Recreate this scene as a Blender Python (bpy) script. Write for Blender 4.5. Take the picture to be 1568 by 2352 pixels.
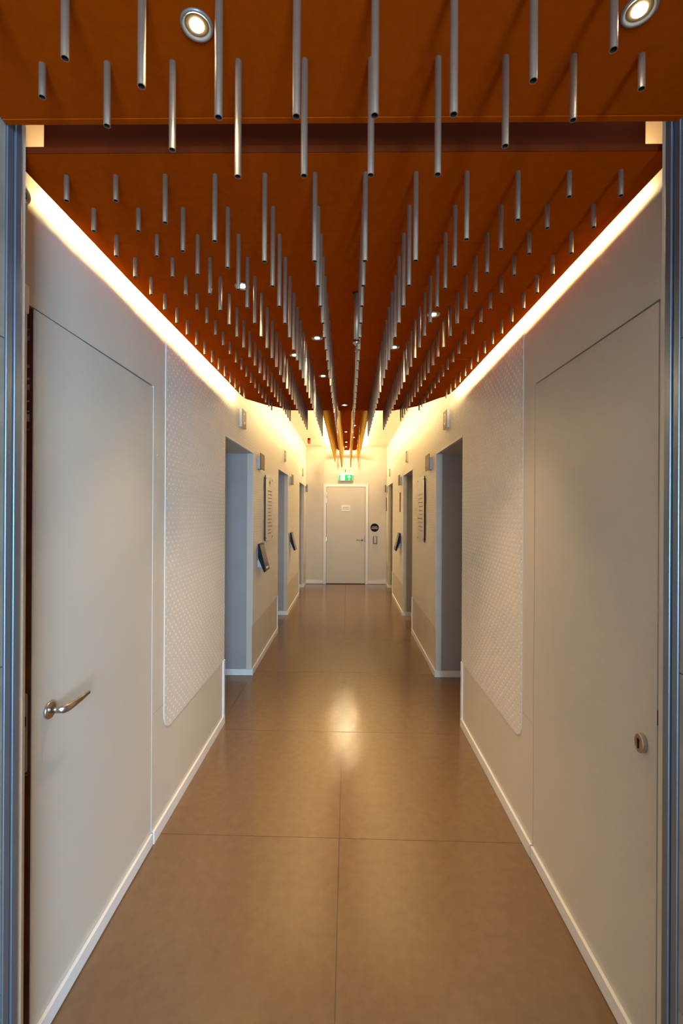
import bpy, math, random
from mathutils import Matrix, Vector
random.seed(7)
for o in list(bpy.data.objects): bpy.data.objects.remove(o)
S = bpy.context.scene
C = S.collection

# ---------------------------------------------------------------- camera
F_PX, YAW, PITCH, ROLL, CAM_Z = 1058.86, .0132, -.0005, .0054, 1.6
def cam_rows():
    cy, sy, cp, sp, cr, sr = math.cos(YAW), math.sin(YAW), math.cos(PITCH), math.sin(PITCH), math.cos(ROLL), math.sin(ROLL)
    Ry = Matrix(((cy, 0, sy), (0, 1, 0), (-sy, 0, cy)))
    Rx = Matrix(((1, 0, 0), (0, cp, -sp), (0, sp, cp)))
    Rz = Matrix(((cr, -sr, 0), (sr, cr, 0), (0, 0, 1)))
    return Rz @ Rx @ Ry
R = cam_rows()
conv = lambda r: Vector((r[0], r[2], -r[1]))
right, down, fwd = conv(R[0]), conv(R[1]), conv(R[2])
cd = bpy.data.cameras.new('camera')
cam = bpy.data.objects.new('camera', cd); C.objects.link(cam)
cd.sensor_fit = 'VERTICAL'; cd.sensor_height = 36; cd.lens = 36 * F_PX / 2352
cd.clip_start = .02
cd.dof.use_dof = True; cd.dof.focus_distance = 5.2; cd.dof.aperture_fstop = 6.3
m = Matrix.Identity(4)
for i, ax in enumerate((right, -down, -fwd)):
    for j in range(3): m[j][i] = ax[j]
m.translation = (0, 0, CAM_Z)
cam.matrix_world = m
S.camera = cam

# ---------------------------------------------------------------- exposure, world, daylight
S.view_settings.view_transform = 'Standard'; S.view_settings.look = 'None'
S.view_settings.gamma = 1; S.view_settings.use_curve_mapping = False
S.view_settings.exposure = 1.7
W = bpy.data.worlds.new('world'); S.world = W; W.use_nodes = True
W.node_tree.nodes['Background'].inputs[0].default_value = (.72, .84, 1, 1)
W.node_tree.nodes['Background'].inputs[1].default_value = .7
def area(name, loc, direction, sx, sy, power, col, spread=180):
    l = bpy.data.lights.new(name, 'AREA'); l.shape = 'RECTANGLE'; l.size = sx; l.size_y = sy
    l.energy = power; l.color = col; l.spread = math.radians(spread)
    o = bpy.data.objects.new(name, l); C.objects.link(o)
    o.location = loc; o.rotation_euler = Vector(direction).to_track_quat('-Z', 'Y').to_euler()
    return o
WARM = (1, .77, .33)
DAY = (.42, .70, 1)
# daylight from the lobby's glazing, behind and to the right of the viewpoint
area('lobby_daylight', (.95, -3.2, 1.6), (-.25, 1, .0), 1.3, 2.5, 150, DAY)
# cove strips: narrow LED lines lying on the hung ceiling panels' edges
COVE_W = 6.0

# ---------------------------------------------------------------- materials
def mat(name, col, rough=.5, metal=0, emit=None, es=0, spec=.5):
    M = bpy.data.materials.new(name); M.use_nodes = True
    b = M.node_tree.nodes['Principled BSDF']
    b.inputs['Base Color'].default_value = (*col, 1); b.inputs['Roughness'].default_value = rough
    b.inputs['Metallic'].default_value = metal; b.inputs['Specular IOR Level'].default_value = spec
    if emit: b.inputs['Emission Color'].default_value = (*emit, 1); b.inputs['Emission Strength'].default_value = es
    return M
class NT:
    def __init__(s, M): s.t = M.node_tree; s.b = s.t.nodes['Principled BSDF']
    def n(s, t, **k):
        q = s.t.nodes.new(t)
        for a, v in k.items(): setattr(q, a, v)
        return q
    def l(s, a, b): s.t.links.new(a, b)
    def math(s, op, a, b=None, c=None):
        q = s.n('ShaderNodeMath', operation=op)
        for i, v in enumerate((a, b, c)):
            if v is None: continue
            if isinstance(v, (int, float)): q.inputs[i].default_value = v
            else: s.l(v, q.inputs[i])
        return q.outputs[0]
def noisy(name, c1, c2, scale, rough=.5, metal=0, bump=0, bscale=None, detail=4, spec=.5, r2=None):
    M = mat(name, c1, rough, metal, spec=spec); t = NT(M)
    tc = t.n('ShaderNodeTexCoord'); no = t.n('ShaderNodeTexNoise'); no.inputs['Scale'].default_value = scale
    no.inputs['Detail'].default_value = detail
    t.l(tc.outputs['Object'], no.inputs['Vector'])
    rp = t.n('ShaderNodeValToRGB'); rp.color_ramp.elements[0].position = .35; rp.color_ramp.elements[1].position = .65
    rp.color_ramp.elements[0].color = (*c1, 1); rp.color_ramp.elements[1].color = (*c2, 1)
    t.l(no.outputs['Fac'], rp.inputs['Fac']); t.l(rp.outputs['Color'], t.b.inputs['Base Color'])
    if r2 is not None:
        mr = t.n('ShaderNodeMapRange'); mr.inputs['To Min'].default_value = rough; mr.inputs['To Max'].default_value = r2
        t.l(no.outputs['Fac'], mr.inputs['Value']); t.l(mr.outputs[0], t.b.inputs['Roughness'])
    if bump:
        n2 = t.n('ShaderNodeTexNoise'); n2.inputs['Scale'].default_value = bscale; n2.inputs['Detail'].default_value = 3
        t.l(tc.outputs['Object'], n2.inputs['Vector'])
        bp = t.n('ShaderNodeBump'); bp.inputs['Strength'].default_value = bump; bp.inputs['Distance'].default_value = .002
        t.l(n2.outputs['Fac'], bp.inputs['Height']); t.l(bp.outputs['Normal'], t.b.inputs['Normal'])
    return M
def perforated(name):
    M = mat(name, (.7, .66, .6), .42); t = NT(M)
    tc = t.n('ShaderNodeTexCoord'); sp = t.n('ShaderNodeSeparateXYZ'); t.l(tc.outputs['Object'], sp.inputs[0])
    u = t.math('DIVIDE', sp.outputs['Y'], .0275)
    col = t.math('FLOOR', u); half = t.math('MULTIPLY', t.math('MODULO', col, 2.0), .5)
    v = t.math('ADD', t.math('DIVIDE', sp.outputs['Z'], .0505), half)
    du = t.math('MULTIPLY', t.math('SUBTRACT', t.math('FRACT', u), .5), .0275)
    dv = t.math('MULTIPLY', t.math('SUBTRACT', t.math('FRACT', v), .5), .0505)
    r = t.math('SQRT', t.math('ADD', t.math('MULTIPLY', du, du), t.math('MULTIPLY', dv, dv)))
    hole = t.n('ShaderNodeMapRange', interpolation_type='SMOOTHSTEP')
    hole.inputs['From Min'].default_value = .0058; hole.inputs['From Max'].default_value = .0084
    hole.inputs['To Min'].default_value = 1; hole.inputs['To Max'].default_value = 0
    t.l(r, hole.inputs['Value'])
    mx = t.n('ShaderNodeMix', data_type='RGBA')
    mx.inputs['A'].default_value = (.74, .695, .63, 1); mx.inputs['B'].default_value = (.97, .96, .94, 1)  # holes paler than the sheet: light caught in the dimples, painted into the colour
    t.l(hole.outputs[0], mx.inputs['Factor']); t.l(mx.outputs['Result'], t.b.inputs['Base Color'])
    bp = t.n('ShaderNodeBump', invert=True); bp.inputs['Strength'].default_value = .9; bp.inputs['Distance'].default_value = .005
    t.l(hole.outputs[0], bp.inputs['Height']); t.l(bp.outputs['Normal'], t.b.inputs['Normal'])
    return M
M_WALL = noisy('painted_wall', (.61, .55, .46), (.635, .575, .485), 3, .42, bump=.05, bscale=220)
M_PERF = perforated('perforated_sheet')
M_DOOR = noisy('door_laminate', (.595, .54, .455), (.61, .555, .47), 3, .4)
M_WHITE = mat('white_trim', (.80, .78, .75), .35)
M_CEIL = mat('white_ceiling_paint', (.80, .77, .70), .7)
M_ORANGE = noisy('copper_laminate', (.32, .048, .0014), (.35, .053, .0018), 40, .5, bump=.12, bscale=500, spec=.0)
M_ORANGE_SHADE = mat('copper_shaded', (.09, .012, .001), .8, spec=.05)  # darker copy of the laminate: shade in the ceiling void put into the colour
M_ALU = noisy('satin_aluminium', (.50, .42, .31), (.54, .455, .34), 30, .46, metal=.85)
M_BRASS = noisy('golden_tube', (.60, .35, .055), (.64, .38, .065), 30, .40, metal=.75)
M_BORE = mat('tube_bore', (.012, .010, .009), .8)
M_POST = noisy('anodised_frame', (.22, .27, .33), (.25, .30, .36), 5, .32, metal=.75)
M_GASKET = mat('black_gasket', (.02, .025, .035), .6)
M_TILE = noisy('porcelain_tile', (.175, .100, .048), (.192, .112, .056), 22, .05, bump=.16, bscale=300, detail=8, spec=.5, r2=.10)
M_GROUT = mat('grout', (.09, .055, .03), .8)
M_STONE = noisy('lobby_stone', (.24, .215, .16), (.34, .30, .23), 9, .5)
M_LAM = noisy('grey_laminate', (.36, .34, .32), (.38, .36, .34), 4, .45)
M_BLACK = mat('black_plastic', (.010, .010, .012), .5, spec=.15)
M_BROWN = mat('bronze_plate', (.13, .085, .045), .42, metal=.25)
M_PALE = mat('pale_symbol', (.85, .74, .55), .5)
M_CHROME = mat('satin_nickel', (.55, .50, .45), .25, metal=1)
M_STEELGREY = mat('grey_enclosure', (.50, .52, .54), .4)
M_WOOD = noisy('raw_door_edge', (.10, .028, .012), (.17, .05, .02), 12, .6)
M_FOIL = noisy('paint_smears', (.10, .03, .015), (.6, .58, .56), 28, .6)
M_LED = mat('led_diffuser', (1, .9, .75), .5, emit=(1, .80, .48), es=4)
M_LAMP = mat('lamp_face', (1, 1, 1), .5, emit=(1, .86, .66), es=25)
M_FLANGE = mat('downlight_flange', (.22, .21, .20), .35, metal=.4)
M_REFL = mat('lamp_reflector', (.42, .30, .15), .35, metal=.6)
M_GREEN = mat('exit_green', (0, .3, .08), .5, emit=(.0, .60, .13), es=.18)
M_SIGNW = mat('exit_white', (.9, .95, .9), .5, emit=(.8, 1, .88), es=.27)
M_RED = mat('red_plastic', (.62, .012, .01), .3)
M_CREAM = mat('cream_plastic', (.72, .67, .55), .4)
M_ACRYL = mat('clear_acrylic', (.62, .58, .50), .2, spec=.3)
M_TEXT = mat('dark_lettering', (.14, .085, .04), .6)
M_SCREEN = mat('glossy_screen', (.09, .06, .04), .12)
M_LEAF = mat('sage_print', (.30, .30, .16), .6)

# ---------------------------------------------------------------- mesh helpers
class MB:
    def __init__(s): s.v = []; s.f = []; s.mi = []; s.sm = []
    def face(s, pts, mi=0, sm=False):
        i = len(s.v); s.v += [tuple(p) for p in pts]; s.f.append(tuple(range(i, i + len(pts)))); s.mi.append(mi); s.sm.append(sm)
        return s
    def box(s, x0, x1, y0, y1, z0, z1, mi=0):
        x0, x1 = sorted((x0, x1)); y0, y1 = sorted((y0, y1)); z0, z1 = sorted((z0, z1))
        i = len(s.v)
        s.v += [(x0, y0, z0), (x1, y0, z0), (x1, y1, z0), (x0, y1, z0), (x0, y0, z1), (x1, y0, z1), (x1, y1, z1), (x0, y1, z1)]
        for q in ((0, 3, 2, 1), (4, 5, 6, 7), (0, 1, 5, 4), (1, 2, 6, 5), (2, 3, 7, 6), (3, 0, 4, 7)):
            s.f.append(tuple(i + k for k in q)); s.mi.append(mi); s.sm.append(False)
        return s
    def prism(s, poly, a, b, axis, mi=0, smooth=False):
        """poly of 2D points extruded along axis from a to b. axis x:(y,z) y:(x,z) z:(x,y)"""
        def P(p, h): return {'x': (h, p[0], p[1]), 'y': (p[0], h, p[1]), 'z': (p[0], p[1], h)}[axis]
        n = len(poly); i = len(s.v)
        s.v += [P(p, a) for p in poly] + [P(p, b) for p in poly]
        s.f.append(tuple(i + k for k in range(n))); s.f.append(tuple(i + n + k for k in reversed(range(n))))
        s.mi += [mi, mi]; s.sm += [False, False]
        for k in range(n):
            s.f.append((i + k, i + (k + 1) % n, i + n + (k + 1) % n, i + n + k)); s.mi.append(mi); s.sm.append(smooth)
        return s
    def lathe(s, prof, cx, cy, cz, axis='z', n=24, mi=0, smooth=True, mis=None):
        """prof: list of (r, h); revolve about axis through centre"""
        def P(r, a, h):
            u, w = r * math.cos(a), r * math.sin(a)
            return {'z': (cx + u, cy + w, cz + h), 'x': (cx + h, cy + u, cz + w), 'y': (cx + u, cy + h, cz + w)}[axis]
        i = len(s.v); m_ = len(prof)
        for r, h in prof: s.v += [P(r, 2 * math.pi * k / n, h) for k in range(n)]
        for j in range(m_ - 1):
            for k in range(n):
                s.f.append((i + j * n + k, i + j * n + (k + 1) % n, i + (j + 1) * n + (k + 1) % n, i + (j + 1) * n + k))
                s.mi.append(mis[j] if mis else mi); s.sm.append(smooth)
        for j in (0, m_ - 1):
            if prof[j][0] > 1e-6:
                s.f.append(tuple(i + j * n + k for k in range(n))); s.mi.append(mis[min(j, m_ - 2)] if mis else mi); s.sm.append(False)
        return s
    def tube(s, pts, radii, n=10, mi=0, squash=1.0):
        rings = []
        for j, p in enumerate(pts):
            p = Vector(p); a = Vector(pts[max(0, j - 1)]); b = Vector(pts[min(len(pts) - 1, j + 1)])
            d = (b - a).normalized(); up = Vector((0, 0, 1))
            if abs(d.dot(up)) > .95: up = Vector((1, 0, 0))
            x = d.cross(up).normalized(); y = x.cross(d).normalized(); r = radii[j]
            i = len(s.v); rings.append(i)
            s.v += [tuple(p + x * r * squash * math.cos(2 * math.pi * k / n) + y * r * math.sin(2 * math.pi * k / n)) for k in range(n)]
        for j in range(len(rings) - 1):
            for k in range(n):
                s.f.append((rings[j] + k, rings[j] + (k + 1) % n, rings[j + 1] + (k + 1) % n, rings[j + 1] + k)); s.mi.append(mi); s.sm.append(True)
        for j in (0, -1): s.f.append(tuple(rings[j] + k for k in range(n))); s.mi.append(mi); s.sm.append(False)
        return s
    def mesh(s, name, mats):
        me = bpy.data.meshes.new(name); me.from_pydata(s.v, [], s.f)
        for q in (mats if isinstance(mats, (list, tuple)) else [mats]): me.materials.append(q)
        for p, a, b in zip(me.polygons, s.mi, s.sm): p.material_index = a; p.use_smooth = b
        me.validate()
        import bmesh
        bm = bmesh.new(); bm.from_mesh(me); bmesh.ops.recalc_face_normals(bm, faces=bm.faces); bm.to_mesh(me); bm.free()
        return me
    def build(s, name, mats, parent=None, bevel=0, loc=None):
        o = bpy.data.objects.new(name, s.mesh(name, mats)); C.objects.link(o)
        if parent: o.parent = parent
        if loc: o.location = loc
        if bevel:
            b = o.modifiers.new('bevel', 'BEVEL'); b.width = bevel; b.segments = 2; b.limit_method = 'ANGLE'
        return o
def tag(o, label, cat, group=None, kind=None):
    if kind: o['kind'] = kind
    if label: o['label'] = label
    if cat: o['category'] = cat
    if group: o['group'] = group
    return o
def struct(o, label, cat): return tag(o, label, cat, kind='structure')
def empty(name, loc, rz=0):
    o = bpy.data.objects.new(name, None); C.objects.link(o); o.location = loc; o.rotation_euler = (0, 0, rz); o.empty_display_size = .05
    return o
def rrect(cx, cy, w, h, r, n=6):
    out = []
    for sx, sy, a0 in ((1, 1, 0), (-1, 1, 90), (-1, -1, 180), (1, -1, 270)):
        for k in range(n + 1):
            a = math.radians(a0 + 90 * k / n)
            out.append((cx + sx * (w / 2 - r) + r * math.cos(a), cy + sy * (h / 2 - r) + r * math.sin(a)))
    return out

# ---------------------------------------------------------------- main dimensions (metres)
XL, XR = -.931, .866            # corridor wall faces
YF, YE = 1.162, 10.30            # portal plane, end wall
ZC = 3.064                      # white ceiling
HEAD = 2.172                    # head height of the side openings
OPEN = ((3.48, 4.51), (6.15, 7.16), (8.85, 9.81))
BH, BT = .060, .012             # baseboard
WT = .12                        # wall thickness

# ---------------------------------------------------------------- floor
b = MB()
ysk = lambda y, x: y - .017 * x
xs = [-3.7, -2.8, -1.87, -.935, -.032, .860, 1.78, 2.7]
ys = [-3.9, -2.4, -1.2, -.1, 1.09, 2.262, 3.358, 4.61, 5.8, 6.95, 8.1, 9.25, 10.45]
g = .0016
for i in range(len(xs) - 1):
    for j in range(len(ys) - 1):
        x0, x1, y0, y1 = xs[i] + g, xs[i + 1] - g, ys[j] + g, ys[j + 1] - g
        v = [(x0, ysk(y0, x0)), (x1, ysk(y0, x1)), (x1, ysk(y1, x1)), (x0, ysk(y1, x0))]
        b.prism(v, -.02, 0, 'z', 0)
b.box(-3.7, 2.7, -3.9, 10.5, -.05, -.0012, 1)
struct(b.build('floor', [M_TILE, M_GROUT]), 'polished brown porcelain tile floor running the length of the corridor', 'floor')

# ---------------------------------------------------------------- side walls with openings and door niches
D1 = (1.322, 2.196)             # left flush door (y range)
D2 = (1.293, 2.150)             # right flush door
DH = 2.197
def side_wall(name, X, s, door, label):
    b = MB(); out = X + s * WT
    def seg(y0, y1, z0, z1): b.box(X, out, y0, y1, z0, z1)
    seg(YF, door[0], 0, ZC)
    seg(door[0], door[1], DH + .003, ZC)
    b.box(X + s * .06, out, door[0], door[1], 0, DH + .003)      # back of the door niche
    prev = door[1]
    for k, (y0, y1) in enumerate(OPEN):
        seg(prev, y0, 0, ZC); seg(y0, y1 + .07, HEAD, ZC); prev = y1 + .07
        b.box(X, X + s * .055, y1, y1 + .07, 0, HEAD)             # slim jamb lip at the far side of the opening
    seg(prev, YE + .1, 0, ZC)
    # side passages behind the openings
    for y0, y1 in OPEN:
        xo = X + s * 1.35
        b.box(out, xo, y0 - .06, y0, 0, HEAD + .05)
        b.box(X + s * .055, out, y1 + .008, y1 + .07, 0, HEAD, 1)
        b.box(out, xo, y1 + .008, y1 + .06, 0, HEAD + .05, 1)
        b.box(xo, xo + s * .06, y0 - .06, y1 + .06, 0, HEAD + .05, 1)
        b.box(out, xo, y0 - .06, y1 + .06, HEAD, HEAD + .05, 0)
    return struct(b.build(name, [M_WALL, M_LAM]), label, 'wall')
side_wall('wall_left', XL, -1, D1, 'beige left corridor wall pierced by three side openings')
side_wall('wall_right', XR, 1, D2, 'beige right corridor wall pierced by three side openings')
b = MB().box(XL - WT, XR + WT, YE, YE + .1, 0, ZC)
struct(b.build('wall_end', M_WALL), 'beige end wall of the corridor around the far door', 'wall')
b = MB().box(XL - WT, XR + WT, YF, YE + .1, ZC, ZC + .06)
struct(b.build('ceiling', M_CEIL), 'plain white upper ceiling seen past the hung panels', 'ceiling')
# lobby side walls
LXL, LXR = -.838, .795
for nm, X, s, lb in (('wall_lobby_left', LXL, -1, 'strip of grey stone cladding at the left photo edge'), ('wall_lobby_right', LXR, 1, 'strip of brown stone cladding at the right photo edge')):
    b = MB()
    zz = [0, .42, 1.22, 2.02, 2.62]
    for k in range(4):
        for (ya, yb) in ((-1.6, -.7), (-.7, .2), (.2, 1.112)):
            b.box(X, X + s * .25, ya + .0015, yb - (.0015 if yb < 1.1 else 0), zz[k] + .0015, zz[k + 1] - .0015)
    b.box(X + s * .004, X + s * .26, -1.6, 1.112, 0, 2.62, 1)
    struct(b.build(nm, [M_STONE, M_GROUT]), lb, 'wall')
# return pieces closing the portal jambs
b = MB().box(XL - WT, LXL, 1.162, YF + .02, 0, ZC).box(LXR, XR + WT, 1.162, YF + .02, 0, ZC)
struct(b.build('trim_1', M_WALL), 'short returns beside the portal posts', 'trim')

# ---------------------------------------------------------------- baseboards
def skirt(b, X, s, segs):
    for y0, y1 in segs: b.box(X, X - s * BT, y0, y1, 0, BH)
for nm, X, s, door, lb in (('baseboard_left', XL, -1, D1, 'left'), ('baseboard_right', XR, 1, D2, 'right')):
    b = MB()
    skirt(b, X, s, [(YF, door[0] - .004), (door[1] + .006, OPEN[0][0]), (OPEN[0][1], OPEN[1][0]), (OPEN[1][1], OPEN[2][0]), (OPEN[2][1], YE)])
    for y0, y1 in OPEN: b.box(X - s * BT, X + s * 1.3, y1, y1 - BT, 0, BH)
    struct(b.build(nm, M_WHITE, bevel=.0015), 'white skirting along the foot of the %s wall' % lb, 'skirting')
b = MB().box(XL + BT, -.545, YE - BT, YE, .012, .085).box(.466, XR - BT, YE - BT, YE, .012, .085)
struct(b.build('baseboard_end', M_WHITE), 'white skirting on the end wall either side of the door', 'skirting')

# ---------------------------------------------------------------- perforated sheets (one continuous sheet per side)
PZ = .478
def perf_sheet(X, s, y0, label):
    b = MB(); x1 = X - s * .004; r = .085
    def pr(poly): b.prism(poly, X - s * .0002, x1, 'x')
    top = ZC - .01
    # first field with the rounded lower corner
    arc = [(y0 + r - r * math.cos(math.radians(a)), PZ + r - r * math.sin(math.radians(a))) for a in range(0, 91, 10)]
    pr([(y0, top)] + arc + [(OPEN[0][0], PZ), (OPEN[0][0], top)])
    prev = OPEN[0][0]
    for k, (a, c) in enumerate(OPEN):
        pr([(a, HEAD + .012), (c, HEAD + .012), (c, top), (a, top)])
        nxt = OPEN[k + 1][0] if k < 2 else YE - .005
        pr([(c, PZ), (nxt, PZ), (nxt, top), (c, top)])
    return tag(b.build('perforated_wall_panel', M_PERF), label, 'wall panel', 'perforated metal panels on the two corridor walls')
perf_sheet(XL, -1, 2.335, 'white perforated metal sheet with a rounded lower corner on the left wall')
perf_sheet(XR, 1, 2.285, 'white perforated metal sheet with a rounded lower corner on the right wall')
# corner guards under the sheet at every opening's near edge, and slim opening linings
n = 2
for X, s in ((XL, -1), (XR, 1)):
    b = MB()
    for y0, y1 in OPEN:
        b.box(X - s * .010, X + s * .002, y0 - .035, y0 + .003, BH, PZ + .004)
        b.box(X - s * .008, X + s * .01, y0, y1, HEAD - .002, HEAD + .012)
    struct(b.build('trim_%d' % n, M_WHITE, bevel=.001), 'white corner guards and head trims of the %s openings' % ('left' if s < 0 else 'right'), 'trim'); n += 1

b = MB().box(XL - .001, XL + .0006, D1[1] + .01, 2.335, .6205, .6222); struct(b.build('trim_5', M_LAM), 'fine level seam in the left wall beside the flush door', 'trim')
b = MB().box(XR - .0006, XR + .001, D2[1] + .01, 2.285, .6205, .6222); struct(b.build('trim_6', M_LAM), 'fine level seam in the right wall beside the flush door', 'trim')

# ---------------------------------------------------------------- door_1, left flush door standing slightly ajar (hinged at its far edge)
ang = math.atan2(.009, .848)
d = empty('door_1', (XL - .002, D1[1] - .003, 0), 0); d.rotation_euler = (0, 0, ang)
struct(d, 'beige flush door on the left standing slightly ajar, with lever handle', 'door')
L = .848   # local frame: hinge at origin, leaf runs to -y, face at x=0, back at x=-.04
b = MB().box(-.0005, -.004, -L, 0, .008, DH - .004); b.build('door_face', M_DOOR, d)
b = MB().box(-.004, -.044, -L + .0005, 0, .008, DH - .004); b.build('leaf_core', M_WOOD, d)
b = MB().box(0, BT, -L, -.002, .006, BH); b.build('skirting_strip', M_WHITE, d, bevel=.0015)
hz = .980
h = empty('door_handle', (0, -L + .076, hz)); h.parent = d
MB().lathe([(.0, .0), (.026, .0), (.027, .003), (.026, .007), (.024, .008), (0, .008)], 0, 0, 0, 'x', 28).build('handle_rose', M_CHROME, h)
MB().tube([(.006, 0, 0), (.030, .001, 0), (.043, .006, .0), (.050, .020, .001), (.053, .045, .002), (.054, .085, .003), (.055, .130, .006)],
          [.010, .010, .0125, .0130, .0115, .0095, .0065], 14, squash=.55).build('lever', M_CHROME, h)
pl = MB().prism(rrect(-.0255, hz - .035, .022, .235, .009), -L - .0008, -L + .0004, 'y').build('lock_plate', M_STEELGREY, d)
MB().box(-.034, -.018, -L - .004, -L, hz - .014, hz + .014).build('latch', M_BLACK, pl)
MB().lathe([(0, -.0012), (.0045, -.0012), (.0045, 0)], -.026, -L - .0006, hz - .115, 'y', 12).build('screw', M_BLACK, pl)
sm = MB()
for z, hgt, w in ((2.10, .035, .014), (2.02, .010, .020), (1.985, .006, .020), (1.955, .016, .018), (1.92, .004, .02), (1.89, .004, .02), (1.862, .022, .018), (1.835, .006, .01), (.82, .0025, .028)):
    sm.box(-.018 - w, -.014, -L - .0006, -L + .0004, z, z + hgt)
sm.build('paint_smears', M_FOIL, d)
# cream jamb strip in front of it
b = MB().box(XL, XL + .006, YF + .05, D1[0] - .007, BH, 2.7)
struct(b.build('trim_4', M_WALL), 'narrow jamb strip before the ajar left door', 'trim')

# ---------------------------------------------------------------- door_2, right flush door, shut
d = empty('door_2', (XR, D2[1] - .003, 0)); struct(d, 'beige flush door shut on the right, with a lock cylinder only', 'door')
y0 = D2[0] - D2[1] + .009
b = MB().box(0, .04, y0, -.001, .008, DH - .003); b.build('door_leaf', M_DOOR, d, bevel=.001)
b = MB().box(0, -BT, y0, -.001, .004, BH); b.build('skirting_strip', M_WHITE, d, bevel=.0015)
ly = 1.357 - (D2[1] - .003); lz = .931
lk = MB().prism([(ly + .021 * math.cos(t * math.pi / 12), lz + .028 * math.sin(t * math.pi / 12)) for t in range(24)], 0, -.014, 'x', smooth=True).build('lock_escutcheon', M_CHROME, d, bevel=.002)
b = MB().lathe([(0, 0), (.0055, 0), (.0055, .0006), (0, .0006)], -.0150, ly + .002, lz + .008, 'x', 14).prism([(ly - .002, lz + .006), (ly + .006, lz + .006), (ly + .005, lz - .016), (ly - .001, lz - .016)], -.0150, -.0144, 'x')
b.build('keyhole', M_BLACK, lk)
MB().box(.001, .012, y0 - .006, y0, 1.01, 1.052).build('latch', M_BLACK, d)

# ---------------------------------------------------------------- door_3, end door
d = empty('door_3', (0, YE, 0)); struct(d, 'pale beige door in the end wall under the green exit sign', 'door')
x0, x1, zt = -.538, .459, 2.228; fw = .063
b = MB().box(x0, x0 + fw, -.025, .0, 0, zt).box(x1 - fw, x1, -.025, 0, 0, zt).box(x0 + fw, x1 - fw, -.025, 0, zt - fw, zt)
b.build('door_frame', M_WHITE, d, bevel=.002)
b = MB().box(-.468, .389, -.018, .0, .015, 2.158); leaf = b.build('door_leaf', M_DOOR, d, bevel=.001)
b = MB().box(-.475, .396, -.004, .0, .0, 2.165); b.build('rebate', M_WOOD, d)
h = empty('door_handle', (.325, -.018, .985)); h.parent = d
MB().lathe([(0, 0), (.026, 0), (.026, -.008), (0, -.008)], 0, 0, 0, 'y', 20).build('handle_rose', M_CHROME, h)
MB().tube([(0, -.006, 0), (0, -.04, 0), (-.012, -.052, 0), (-.13, -.055, -.001)], [.009, .009, .010, .008], 10).build('lever', M_CHROME, h)
for z in (2.0, 1.86, 1.0): MB().box(-.476, -.464, -.030, -.018, z - .045, z + .045).build('hinge', M_CHROME, d)
MB().box(.384, .392, -.021, -.015, .93, 1.08).build('latch', M_BLACK, d)

# ---------------------------------------------------------------- portal posts
def post(s, w, f1, f2, label):
    """two slim profiles one behind the other with a black gasket; w wall side, f1/f2 inner faces of the near and far profile"""
    e = empty('portal_post', (w, 1.137, 0))
    o = s * .03
    MB().box(o, f1 - w, -.023, -.003, 0, 2.80).build('profile', M_POST, e, bevel=.0015)
    MB().box(o, f2 - w, .001, .023, 0, 2.80).build('profile', M_POST, e, bevel=.0015)
    MB().box(o, f1 - s * -.002 - w, -.003, .001, 0, 2.80).build('gasket', M_GASKET, e)
    tag(e, label, 'door frame post', 'aluminium posts at the corridor mouth')
post(-1, -.838, -.834, -.831, 'blue-tinted aluminium frame post at the left photo edge')
post(1, .795, .791, .787, 'dark grey aluminium frame post at the right photo edge')

# ---------------------------------------------------------------- hung ceiling panels
HZ, PT = 2.530, .018
LPT = [(1.193, -.888), (1.86, -.886), (2.31, -.878), (3.04, -.866), (3.60, -.858), (3.74, -.853), (3.80, -.838), (3.86, -.802), (4.00, -.717), (4.10, -.617), (4.20, -.553), (4.215, -.535)]
RPT = [(1.193, .842), (1.50, .837), (1.90, .832), (2.50, .823), (3.30, .812), (3.50, .806), (3.62, .792), (3.70, .772), (3.76, .735), (4.04, .604), (4.12, .524), (4.19, .438), (4.215, .420)]
def interp(T, y):
    for (a, u), (c, v) in zip(T, T[1:]):
        if a <= y <= c: return u + (v - u) * (y - a) / (c - a)
    return T[-1][1] if y > T[-1][0] else T[0][1]
panel = empty('ceiling_panel', (0, 0, HZ))
cuts = [1.193, 1.592, 2.80, 4.02, 4.215]
for a, c in zip(cuts, cuts[1:]):
    a2, c2 = a + (.0012 if a > 1.2 else 0), c - (.0012 if c < 4.2 else 0)
    yy = sorted({a2, c2} | {y for y, _ in LPT + RPT if a2 < y < c2})
    poly = [(interp(RPT, y), y) for y in yy] + [(interp(LPT, y), y) for y in reversed(yy)]
    MB().prism(poly, 0, PT, 'z').build('soffit_board', M_ORANGE, panel)
MB().box(-.888, .842, 1.1905, 1.193, .0005, PT).build('shaded_edge', M_ORANGE_SHADE, panel)  # thin dark strip: shade on the panel's front edge, painted in
yy = [1.205, 2.31, 3.04, 3.55, 3.72, 3.80, 4.00, 4.12, 4.18]
poly = [(min(.786, interp(RPT, y) - .075), y) for y in yy] + [(max(-.806, interp(LPT, y) + .075), y) for y in reversed(yy)]
MB().prism(poly, PT, .40, 'z').build('upstand', M_ORANGE_SHADE, panel)
tag(panel, 'long copper-orange hung ceiling panel with rounded far corners, glowing along both edges', 'ceiling panel', 'copper-orange hung ceiling panels')
fz = 2.540
front = empty('ceiling_panel', (0, 0, fz))
MB().box(-.833, .785, -1.6, 1.094, 0, .02).build('soffit_board', M_ORANGE, front)
MB().box(-.833, .785, 1.0955, 1.111, -.002, .03).build('edge_trim', M_ORANGE, front)
MB().box(-.76, .70, -1.6, .95, .02, .40).build('upstand', M_ORANGE_SHADE, front)
tag(front, 'copper-orange ceiling panel nearest the viewer, with two downlights', 'ceiling panel', 'copper-orange hung ceiling panels')
SZ = 2.970; SX0, SX1 = -.356, .290; SY0, SY1 = 4.16, 10.20
strip = empty('ceiling_panel', (0, 0, SZ))
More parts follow.
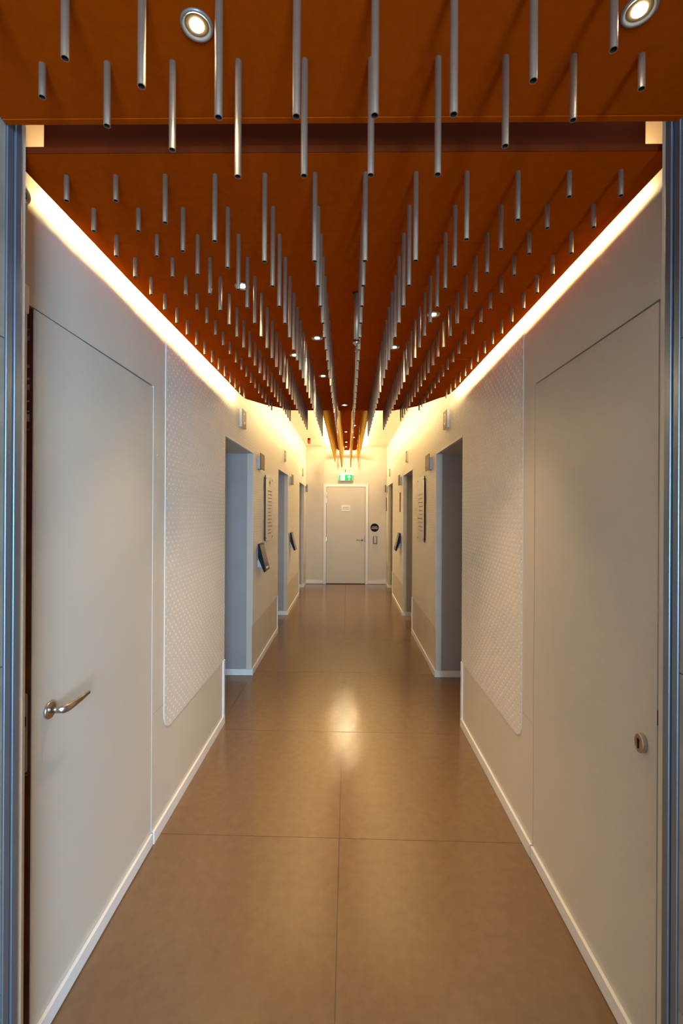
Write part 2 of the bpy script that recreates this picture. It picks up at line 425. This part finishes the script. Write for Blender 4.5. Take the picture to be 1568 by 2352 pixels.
for a, c in ((SY0, 6.42), (6.422, 9.40), (9.402, SY1)):
    MB().box(SX0, SX1, a, c, 0, .018).build('soffit_board', M_ORANGE, strip)
MB().box(SX0 + .09, SX1 - .09, SY0, SY1 - .09, .018, ZC - SZ).build('upstand', M_ORANGE_SHADE, strip)
tag(strip, 'narrow copper-orange ceiling strip running towards the end wall', 'ceiling panel', 'copper-orange hung ceiling panels')

# ---------------------------------------------------------------- cove LED strips: visible diffuser plus its light
def led(p, q, inset, normal, z, label, wpm=COVE_W, tilt=0.0, hgt=.055):
    p, q = Vector(p), Vector(q); L = (q - p).length; mid = (p + q) / 2; dr = (q - p).normalized()
    nrm = Vector((dr.y, -dr.x, 0))
    if nrm.dot(Vector((normal[0], normal[1], 0))) < 0: nrm = -nrm
    o = bpy.data.lights.new('led_light', 'AREA'); o.shape = 'RECTANGLE'; o.size = L; o.size_y = hgt; o.energy = wpm * L; o.color = WARM
    ob = bpy.data.objects.new('led_light', o); C.objects.link(ob)
    zz = -(nrm * math.cos(tilt) + Vector((0, 0, 1)) * math.sin(tilt)); xx = Vector((dr.x, dr.y, 0)); yy_ = zz.cross(xx).normalized(); xx = yy_.cross(zz)
    M = Matrix.Identity(4)
    for i, ax in enumerate((xx, yy_, zz)):
        for j in range(3): M[j][i] = ax[j]
    M.translation = Vector((mid.x, mid.y, z)) + nrm * .004
    ob.matrix_world = M
    c = Vector((mid.x, mid.y, z - .003))
    b = MB(); w = nrm * .006
    pa, pb = p - mid, q - mid
    poly = [(pa - w), (pb - w), (pb + w * .3), (pa + w * .3)]
    b.prism([(v.x, v.y) for v in poly], -.010, .006, 'z')
    e = b.build('led_strip', M_LED, loc=(mid.x, mid.y, z)); tag(e, label, 'LED strip', 'warm LED strips hidden on the hung ceiling panels')
ZL = HZ + PT + .040
led((-.848, 1.45, 0), (-.824, 3.66, 0), 0, (-1, 0), ZL, 'warm LED strip lighting the top of the left wall')
led((.801, 1.42, 0), (.770, 3.55, 0), 0, (1, 0), ZL, 'warm LED strip lighting the top of the right wall')
led((-.800, 3.70, 0), (-.595, 4.06, 0), 0, (-.85, .55), ZL, 'short warm LED strip round the far left corner of the panel', .9)
led((.735, 3.62, 0), (.500, 4.06, 0), 0, (.85, .5), ZL, 'short warm LED strip round the far right corner of the panel', .9)
led((SX0 + .03, 4.3, 0), (SX0 + .03, SY1 - .04, 0), 0, (-1, 0), SZ + .045, 'warm LED strip along the left edge of the narrow panel', 2.6, .0, .03)
led((SX1 - .03, 4.3, 0), (SX1 - .03, SY1 - .04, 0), 0, (1, 0), SZ + .045, 'warm LED strip along the right edge of the narrow panel', 2.6, .0, .03)
led((SX0 + .05, SY1 - .03, 0), (SX1 - .05, SY1 - .03, 0), 0, (0, 1), SZ + .045, 'warm LED strip on the far end of the narrow panel', 1.6, -.1, .02)

# ---------------------------------------------------------------- hanging aluminium tubes
ST = .1383; XG = -.0252; YG = 1.2654; TR = .0068
def tube_mesh(length):
    b = MB(); r = TR; ri = r * .88
    b.lathe([(r, 0), (r, -length)], 0, 0, 0, 'z', 20)
    b.lathe([(ri, -length + .05), (ri, -length)], 0, 0, 0, 'z', 20, mi=1)
    n = 20
    b.f = [f for f in b.f]  # keep
    # end ring
    i = len(b.v)
    for rr in (r, ri): b.v += [(rr * math.cos(2 * math.pi * k / n), rr * math.sin(2 * math.pi * k / n), -length) for k in range(n)]
    for k in range(n): b.f.append((i + k, i + (k + 1) % n, i + n + (k + 1) % n, i + n + k)); b.mi.append(0); b.sm.append(False)
    return b
def tube_me(length):
    b = tube_mesh(length); keep = [(f, m_, s_) for f, m_, s_ in zip(b.f, b.mi, b.sm)]
    # drop the bottom caps of both cylinders so the bore is open, keep the bore's inner end
    out = []
    for f, m_, s_ in keep:
        if len(f) == 20:
            z = b.v[f[0]][2]
            if abs(z + length) < 1e-6: continue
        out.append((f, m_, s_))
    b.f = [x[0] for x in out]; b.mi = [x[1] for x in out]; b.sm = [x[2] for x in out]
    return b
FAC = {1: .49, 2: .50, 3: .95, 4: 1.325, 5: 1.74, 6: 1.74, 7: 1.74, 8: 1.74, 9: 1.325, 10: .95, 11: .50, 12: .49}
WORD = {.49: 'very short', .50: 'very short', .95: 'short', 1.325: 'medium-length', 1.74: 'long'}
ORD = ['', 'first', 'second', 'third', 'fourth', 'fifth', 'sixth', 'seventh', 'eighth', 'ninth', 'tenth', 'eleventh', 'twelfth', 'thirteenth', 'fourteenth', 'fifteenth', 'sixteenth', 'seventeenth', 'eighteenth', 'nineteenth', 'twentieth', 'twenty-first', 'twenty-second']
ME = {f: tube_me(f * ST).mesh('hanging_tube', [M_ALU, M_BORE]) for f in set(FAC.values())}
def colx(c): return XG + (c - 6.5) * ST
def hang(me, x, y, z, label, group):
    o = bpy.data.objects.new('hanging_tube', me); C.objects.link(o); o.location = (x, y, z)
    tag(o, label, 'hanging tube', group)
for rname, y, cols in (('nearest row', .813, range(2, 11)), ('second-nearest row', .957, range(2, 12))):
    for c in cols:
        hang(ME[FAC[c]], colx(c), y - .008 * colx(c), fz, '%s aluminium tube %s on front panel, %s from the left' % (WORD[FAC[c]], 'in the ' + rname, ORD[c - 1]), 'aluminium tubes under the front ceiling panel')
LAST = {1: 16, 2: 19, 3: 20, 10: 20, 11: 19, 12: 16}
for r in range(22):
    for c in range(1, 13):
        if r > LAST.get(c, 21): continue
        y = YG + r * ST * 1.0
        hang(ME[FAC[c]], colx(c), y - .008 * colx(c), HZ, '%s aluminium tube, %s row of the long panel, column %s from the left' % (WORD[FAC[c]], ORD[r + 1], ORD[c]), 'aluminium tubes under the long ceiling panel')
def slen(c, y):
    T = [(4, .685), (7.1, .685), (7.7, .60), (8.6, .37), (9.2, .13), (11, .11)] if c in (6, 7) else [(4, .46), (8.35, .46), (8.85, .26), (9.3, .12), (11, .10)]
    for (a, u), (b_, v) in zip(T, T[1:]):
        if a <= y <= b_: return u + (v - u) * (y - a) / (b_ - a)
MES = {5: tube_me(.46).mesh('hanging_tube', [M_BRASS, M_BORE]), 6: tube_me(.685).mesh('hanging_tube', [M_BRASS, M_BORE])}
MES[8] = MES[5]; MES[7] = MES[6]
rest = MB(); rows = int((SY1 - .03 - 4.30) / ST) + 1
for r in range(rows):
    for c in (5, 6, 7, 8):
        y = 4.30 + r * ST
        if r < 8:
            hang(MES[c], colx(c), y, SZ, '%s golden tube, %s row of the narrow strip, %s from left' % ('long' if c in (6, 7) else 'shorter', ORD[r + 1], ORD[c - 4]), 'golden tubes under the narrow ceiling strip')
        else:
            t = tube_me(slen(c, y)); i = len(rest.v)
            rest.v += [(p[0] + colx(c), p[1] + y, p[2] + SZ) for p in t.v]; rest.f += [tuple(i + k for k in f) for f in t.f]; rest.mi += t.mi; rest.sm += t.sm
tag(rest.build('hanging_tube_rows', [M_BRASS, M_BORE]), 'distant rows of golden tubes at the far end of the narrow strip', 'hanging tubes', 'golden tubes under the narrow ceiling strip', 'stuff')

# ---------------------------------------------------------------- recessed downlights
def downlight(x, y, z, power, label, r=.031, lamp=None):
    e = empty('downlight', (x, y, z))
    MB().lathe([(r, .001), (r, -.003), (r * .93, -.0045), (r * .80, -.003), (r * .74, .0)], 0, 0, 0, 'z', 32).build('flange', M_FLANGE, e)
    # shallow bowl standing just proud of the board
    MB().lathe([(r * .74, -.0004), (r * .62, -.0010), (r * .40, -.0014)], 0, 0, 0, 'z', 32).build('reflector', M_REFL, e)
    MB().lathe([(r * .41, -.0016), (r * .39, -.0030), (0, -.0034)], 0, 0, 0, 'z', 24).build('lamp', lamp or M_LAMP, e)
    l = bpy.data.lights.new('downlight_lamp', 'SPOT'); l.energy = power; l.color = (1, .73, .40); l.spot_size = math.radians(158 if lamp else 78); l.spot_blend = .08 if lamp else .8; l.shadow_soft_size = .012
    o = bpy.data.objects.new('downlight_lamp', l); C.objects.link(o); o.location = (x, y, z - .008)
    tag(e, label, 'downlight', 'recessed ceiling downlights')
DL = [(-.315 * .94, .943 * .94, fz, 'round recessed downlight on the front panel, left'), (.573 * .94, .921 * .94, fz, 'round recessed downlight on the front panel, right, part hidden by a tube'),
      (-.472 * .93, 2.036 * .93, HZ, 'leftmost downlight in the long orange panel'), (.427 * .93, 2.329 * .93, HZ, 'rightmost downlight in the long orange panel'),
      (-.18 * .93, 2.643 * .93, HZ, 'fully visible downlight left of centre in the long panel, the nearer one'), (.276 * .93, 2.789 * .93, HZ, 'downlight peeking beside a tube tip, right of centre in the long panel'),
      (-.343 * .93, 2.929 * .93, HZ, 'small downlight half hidden between tubes, left in the long panel'), (-.184 * .93, 3.377 * .93, HZ, 'fully visible downlight left of centre in the long panel, the farther one'),
      (-.034 * .93, 4.294 * .93, HZ, 'farthest downlight of the long panel, near its far edge'),
      (.103, 7.28, SZ, 'nearest downlight on the right of the narrow strip'), (-.037, 7.85, SZ, 'nearest downlight on the centreline of the narrow strip'),
      (.104, 8.42, SZ, 'second downlight on the right of the narrow strip'), (-.032, 8.99, SZ, 'middle downlight on the centreline of the narrow strip')]
for x, y, z, lb in DL: downlight(x, y, z, 2.5 if y < 1 else (11.0 if z > 2.9 else 11.0), lb)
downlight(-.042, 9.64, SZ, 16.0, 'farthest downlight on the centreline of the narrow strip', .031, M_LAMP)

# ---------------------------------------------------------------- pendant sprinkler
e = empty('sprinkler', (.034, 1.955, HZ))
MB().lathe([(.018, 0), (.018, -.002), (.0125, -.003)], 0, 0, 0, 'z', 24).build('ceiling_collar', M_BLACK, e)
MB().lathe([(.0115, 0), (.0115, -.205)], 0, 0, 0, 'z', 20).build('drop_pipe', M_ALU, e)
MB().lathe([(.0115, -.198), (.0165, -.210), (.0165, -.214), (.007, -.221), (.005, -.226), (0, -.226)], 0, 0, 0, 'z', 24).build('escutcheon', M_CHROME, e)
b = MB()
for s in (-1, 1): b.tube([(s * .004, 0, -.225), (s * .0075, 0, -.235), (s * .002, 0, -.246)], [.0012] * 3, 6)
b.lathe([(.0085, -.246), (.0085, -.2475), (0, -.2475)], 0, 0, 0, 'z', 16)
b.build('deflector', M_CHROME, e)
tag(e, 'sprinkler head on a drop pipe among the central tubes', 'sprinkler')

# ---------------------------------------------------------------- wall signs and fittings
def ring(b, cy, cz, w, h, t, xa, xb, mi=0):
    o = rrect(cy, cz, w, h, w / 2 * .98, 8); i_ = rrect(cy, cz, w - 2 * t, h - 2 * t, (w - 2 * t) / 2 * .98, 8); n = len(o); i = len(b.v)
    for P in (o, i_):
        for X in (xa, xb): b.v += [(X, p[0], p[1]) for p in P]
    for k in range(n):
        j = (k + 1) % n
        for q in ((i + n + k, i + n + j, i + 3 * n + j, i + 3 * n + k), (i + k, i + j, i + n + j, i + n + k), (i + 2 * n + k, i + 2 * n + j, i + 3 * n + j, i + 3 * n + k)):
            b.f.append(q); b.mi.append(mi); b.sm.append(False)
for X, s, side in ((XL, -1, 'left'), (XR, 1, 'right')):
    for k, yc in enumerate((4.005, 6.655, 9.33)):
        which = ('nearest', 'middle', 'farthest')[k]
        e = empty('number_sign', (X - s * .004, yc, 2.405))
        MB().box(0, -s * .022, -.075, .075, -.077, .077).build('housing', M_CREAM, e, bevel=.002)
        MB().box(-s * .022, -s * .0245, -.075, .075, -.077, .077).build('face_plate', M_BROWN, e)
        b = MB(); ring(b, .0, .005, .062, .098, .013, -s * .0245, -s * .0257); b.build('numeral', M_PALE, e)
        tag(e, 'square bronze wall sign with a pale ring above the %s %s opening' % (which, side), 'wall sign', 'square signs above the side openings')
    for k, yc in enumerate((4.78, 7.42, 10.06)):
        which = ('nearest', 'middle', 'farthest')[k]
        e = empty('side_wall_sign', (X - s * .004, yc, 2.12))
        MB().box(0, -s * .034, -.075, .06, -.078, .045).build('bracket_box', M_STEELGREY, e, bevel=.002)
        MB().box(-s * .034, -s * .041, -.100, .125, -.082, .080).build('face_plate', M_BROWN, e, bevel=.001)
        tag(e, 'stand-off bronze plate on a grey box just past the %s %s opening' % (which, side), 'wall sign', 'stand-off plates beside the side openings')
    # directory board
    e = empty('directory_board', (X - s * .004, 5.335, 1.64))
    MB().box(-s * .014, -s * .020, -.245, .245, -.365, .365).build('acrylic_panel', M_ACRYL, e)
    MB().box(-s * .012, -s * .0205, -.2475, -.245, -.365, .365).build('dark_edge', M_BLACK, e)
    for yy_, zz in ((-.205, .335), (.205, .335), (-.205, -.335), (.205, -.335)):
        MB().lathe([(.008, 0), (.008, -s * .0235), (0, -s * .0235)], 0, yy_, zz, 'x', 12).build('standoff', M_BROWN, e)
    rnd = random.Random(3 if s < 0 else 5)
    rowsn = 13 if s < 0 else 10
    for q in range(rowsn):
        if s < 0: z = .20 - q * .0405
        else: z = .17 - q * .046
        start = -.10 if s < 0 else -.16; b = MB()
        yy_ = start + rnd.uniform(0, .03); end = .12 + rnd.uniform(-.05, .05)
        while yy_ < end:
            w = rnd.uniform(.012, .04); hh = rnd.uniform(.004, .009)
            b.box(-s * .020, -s * .0206, yy_, yy_ + w, z - hh, z + hh * rnd.uniform(.2, 1)); yy_ += w + rnd.uniform(.005, .012)
        b.build('text_line', M_TEXT, e)
    # small tree emblem
    b = MB(); cy = .02 if s < 0 else -.06
    b.box(-s * .020, -s * .0206, cy - .005, cy + .005, .245, .285)
    if s < 0:
        for (a, c_, r_) in ((-.03, .295, .016), (.0, .312, .018), (.035, .298, .017), (.018, .282, .013)): b.lathe([(r_, 0), (r_, -s * .0006), (0, -s * .0006)], -s * .020, cy + a, c_, 'x', 10)
    else:
        b.prism([(cy - .002, .27), (cy + .045, .285), (cy + .065, .33), (cy + .012, .322)], -s * .020, -s * .0206, 'x')
    b.build('emblem', M_TEXT if s < 0 else M_LEAF, e)
    tag(e, 'tall clear directory board with dark lettering and %s on the %s wall' % (('a tree emblem', 'left') if s < 0 else ('a sage leaf emblem', 'right')), 'sign board', 'directory boards on both walls')
# feedback terminals
def terminal(X, s, yc, label):
    e = empty('wall_terminal', (X - s * .004, yc, 1.12)); W_ = .115
    # side profile (offset from wall, z): thin at top, kinked back, bottom swung out
    P = [(.012, .150), (.030, .150), (.098, -.128), (.078, -.140), (.014, .010)]
    b = MB(); b.prism([(-s * p[0], p[1]) for p in P], -W_, W_, 'y'); b.build('body', M_BLACK, e, bevel=.002)
    b = MB(); E = [(.010, .151), (.0125, .151), (.0145, .009), (.079, -.141), (.077, -.1415), (.012, .008)]
    b.prism([(-s * p[0], p[1]) for p in E], -W_ - .002, W_ + .002, 'y'); b.build('back_shell', M_STEELGREY, e)
    # screen lies on the front slope
    n0 = Vector((.030, .150)); n1 = Vector((.098, -.128)); t = (n1 - n0).normalized(); nn = Vector((-t.y, t.x))
    if nn.x < 0: nn = -nn
    def sl(a, off): p = n0 + (n1 - n0) * a + nn * off; return (-s * p.x, p.y)
    MB().prism([sl(.06, 0), sl(.78, 0), sl(.78, .0012), sl(.06, .0012)], -W_ + .012, W_ - .012, 'y').build('screen', M_SCREEN, e)
    MB().prism([sl(0, 0), sl(1, 0), sl(1, .0006), sl(0, .0006)], -W_, W_, 'y').build('front_bezel', M_BROWN, e)
    for q in (-.05, 0, .05): MB().prism([sl(.86, .0006), sl(.92, .0006), sl(.92, .003), sl(.86, .003)], q - .011, q + .011, 'y').build('button', M_CHROME, e)
    MB().box(0, -s * .045, -.05, .05, -.095, -.02).build('wall_bracket', M_STEELGREY, e)
    tag(e, label, 'wall terminal', 'tilted black terminals on the walls')
terminal(XL, -1, 4.81, 'tilted black wall terminal nearest on the left, past the first opening')
terminal(XL, -1, 7.45, 'smaller-looking tilted black terminal farther along the left wall')
terminal(XR, 1, 7.50, 'tilted black wall terminal on the right wall')
for yc, z0, z1, lb in ((7.56, 1.61, 1.93, 'thin reddish-brown upright plaque on the right wall above the terminal'), (10.2, 1.63, 1.93, 'thin brown upright plaque on the right wall next to the end wall')):
    tag(MB().box(XR - .004, XR - .012, yc - .05, yc + .05, z0, z1).build('wall_plaque', M_WOOD), lb, 'plaque', 'thin upright plaques on the right wall')

# call point and round detector on the left wall by the post
e = empty('alarm_call_point', (XL + .006, 1.245, 2.192))
MB().box(0, .024, -.05, .046, -.038, .042).build('housing', M_CREAM, e, bevel=.004)
MB().box(.024, .036, -.045, .008, -.034, .0).build('alarm_face', M_RED, e, bevel=.003)
tag(e, 'cream and red alarm box high beside the left post', 'alarm')
e = empty('round_detector', (XL + .006, 1.293, 2.496))
MB().lathe([(.024, 0), (.024, .006), (.021, .010), (.015, .010), (.013, .004)], 0, 0, 0, 'x', 28).build('rim', M_CREAM, e)
MB().lathe([(.013, .004), (.009, .006), (0, .006)], 0, 0, 0, 'x', 20).build('grille', M_BROWN, e)
tag(e, 'small round cream detector high beside the left post', 'detector')

# ---------------------------------------------------------------- end wall fittings
e = empty('exit_sign', (-.045, YE, 2.37))
MB().box(-.158, .158, -.075, 0, -.075, .066).build('housing', M_WHITE, e, bevel=.004)
MB().box(-.150, .160, -.070, -.004, .066, .085).build('painted_top_light', M_SIGNW, e)  # light falling on the sign's top, put in as a glowing strip
pan = MB().box(-.150, .150, -.079, -.075, -.068, .062).build('green_panel', M_GREEN, e)
b = MB(); yA, yB = -.0802, -.079
b.box(-.116, -.022, yA, yB, -.062, .056)
b.prism([(.040, .010), (.075, .052), (.110, .010), (.101, .002), (.083, .022), (.083, -.062), (.067, -.062), (.067, .022), (.049, .002)], yA, yB, 'y')
b.build('white_symbols', M_SIGNW, pan)
b = MB(); yA, yB = -.0812, -.0802
b.lathe([(.011, yA), (.011, yB)], -.060, 0, .036, 'y', 12)
b.prism([(-.068, .024), (-.056, .022), (-.070, -.014), (-.082, -.010)], yA, yB, 'y')
b.prism([(-.080, -.008), (-.070, -.014), (-.050, -.030), (-.044, -.056), (-.054, -.056), (-.060, -.036)], yA, yB, 'y')
b.prism([(-.082, -.012), (-.074, -.018), (-.092, -.036), (-.112, -.036), (-.112, -.028), (-.094, -.028)], yA, yB, 'y')
b.prism([(-.060, .022), (-.056, .014), (-.036, .004), (-.034, .012)], yA, yB, 'y')
b.prism([(-.068, .022), (-.072, .014), (-.094, .010), (-.094, .018)], yA, yB, 'y')
b.build('running_figure', M_GREEN, pan)
tag(e, 'green emergency exit sign with running figure and up arrow above the end door', 'exit sign')
e = empty('motion_sensor', (-.053, YE, 2.53))
MB().box(-.040, .040, -.02, 0, -.046, .050).build('cover', M_CREAM, e, bevel=.005)
MB().box(-.008, .009, -.0225, -.02, -.035, .022).build('lens', M_BLACK, e)
tag(e, 'small cream sensor with a dark slot above the exit sign', 'sensor')
e = empty('door_notice', (-.040, YE - .018, 1.694))
MB().box(-.098, .098, -.008, 0, -.068, .068).build('plate', M_WHITE, e, bevel=.001)
b = MB(); rnd = random.Random(2)
for z, w in ((.016, .062), (-.024, .085)):
    x = -w
    while x < w:
        q = rnd.uniform(.006, .014); b.box(x, min(x + q, w), -.0086, -.008, z - .006, z + .006); x += q + .004
b.build('lettering', M_TEXT, e)
tag(e, 'pale rectangular notice with two lines fixed on the end door', 'notice')
e = empty('round_notice', (.605, YE, 1.26))
MB().lathe([(0, 0), (.094, 0), (.094, -.006), (0, -.006)], 0, 0, 0, 'y', 48, smooth=False).build('disc', M_BLACK, e)
b = MB(); rnd = random.Random(4)
for z, w in ((.019, .052), (-.003, .074), (-.025, .070)):
    x = -w
    while x < w:
        q = rnd.uniform(.007, .014); b.box(x, min(x + q, w), -.0066, -.006, z - .0045, z + .0045); x += q + .004
b.build('lettering', M_PALE, e)
tag(e, 'round black notice with three pale lines right of the end door', 'notice')
e = empty('access_reader', (.618, YE, .983))
MB().box(-.046, .046, -.012, 0, -.085, .085).build('back_plate', M_BROWN, e, bevel=.003)
MB().box(-.030, .030, -.026, -.012, -.066, .080).build('reader_body', M_STEELGREY, e, bevel=.004)
tag(e, 'grey card reader on a bronze plate under the round notice', 'card reader')
e = empty('alarm_beacon', (-.774, 9.15, ZC))
MB().lathe([(.030, 0), (.030, -.022), (.026, -.028)], 0, 0, 0, 'z', 24).build('base', M_BLACK, e)
MB().lathe([(.026, -.028), (.033, -.034), (.033, -.080), (.024, -.104), (0, -.108)], 0, 0, 0, 'z', 24).build('lens', M_RED, e)
tag(e, 'red alarm beacon hanging from the white ceiling at the far left', 'alarm beacon')
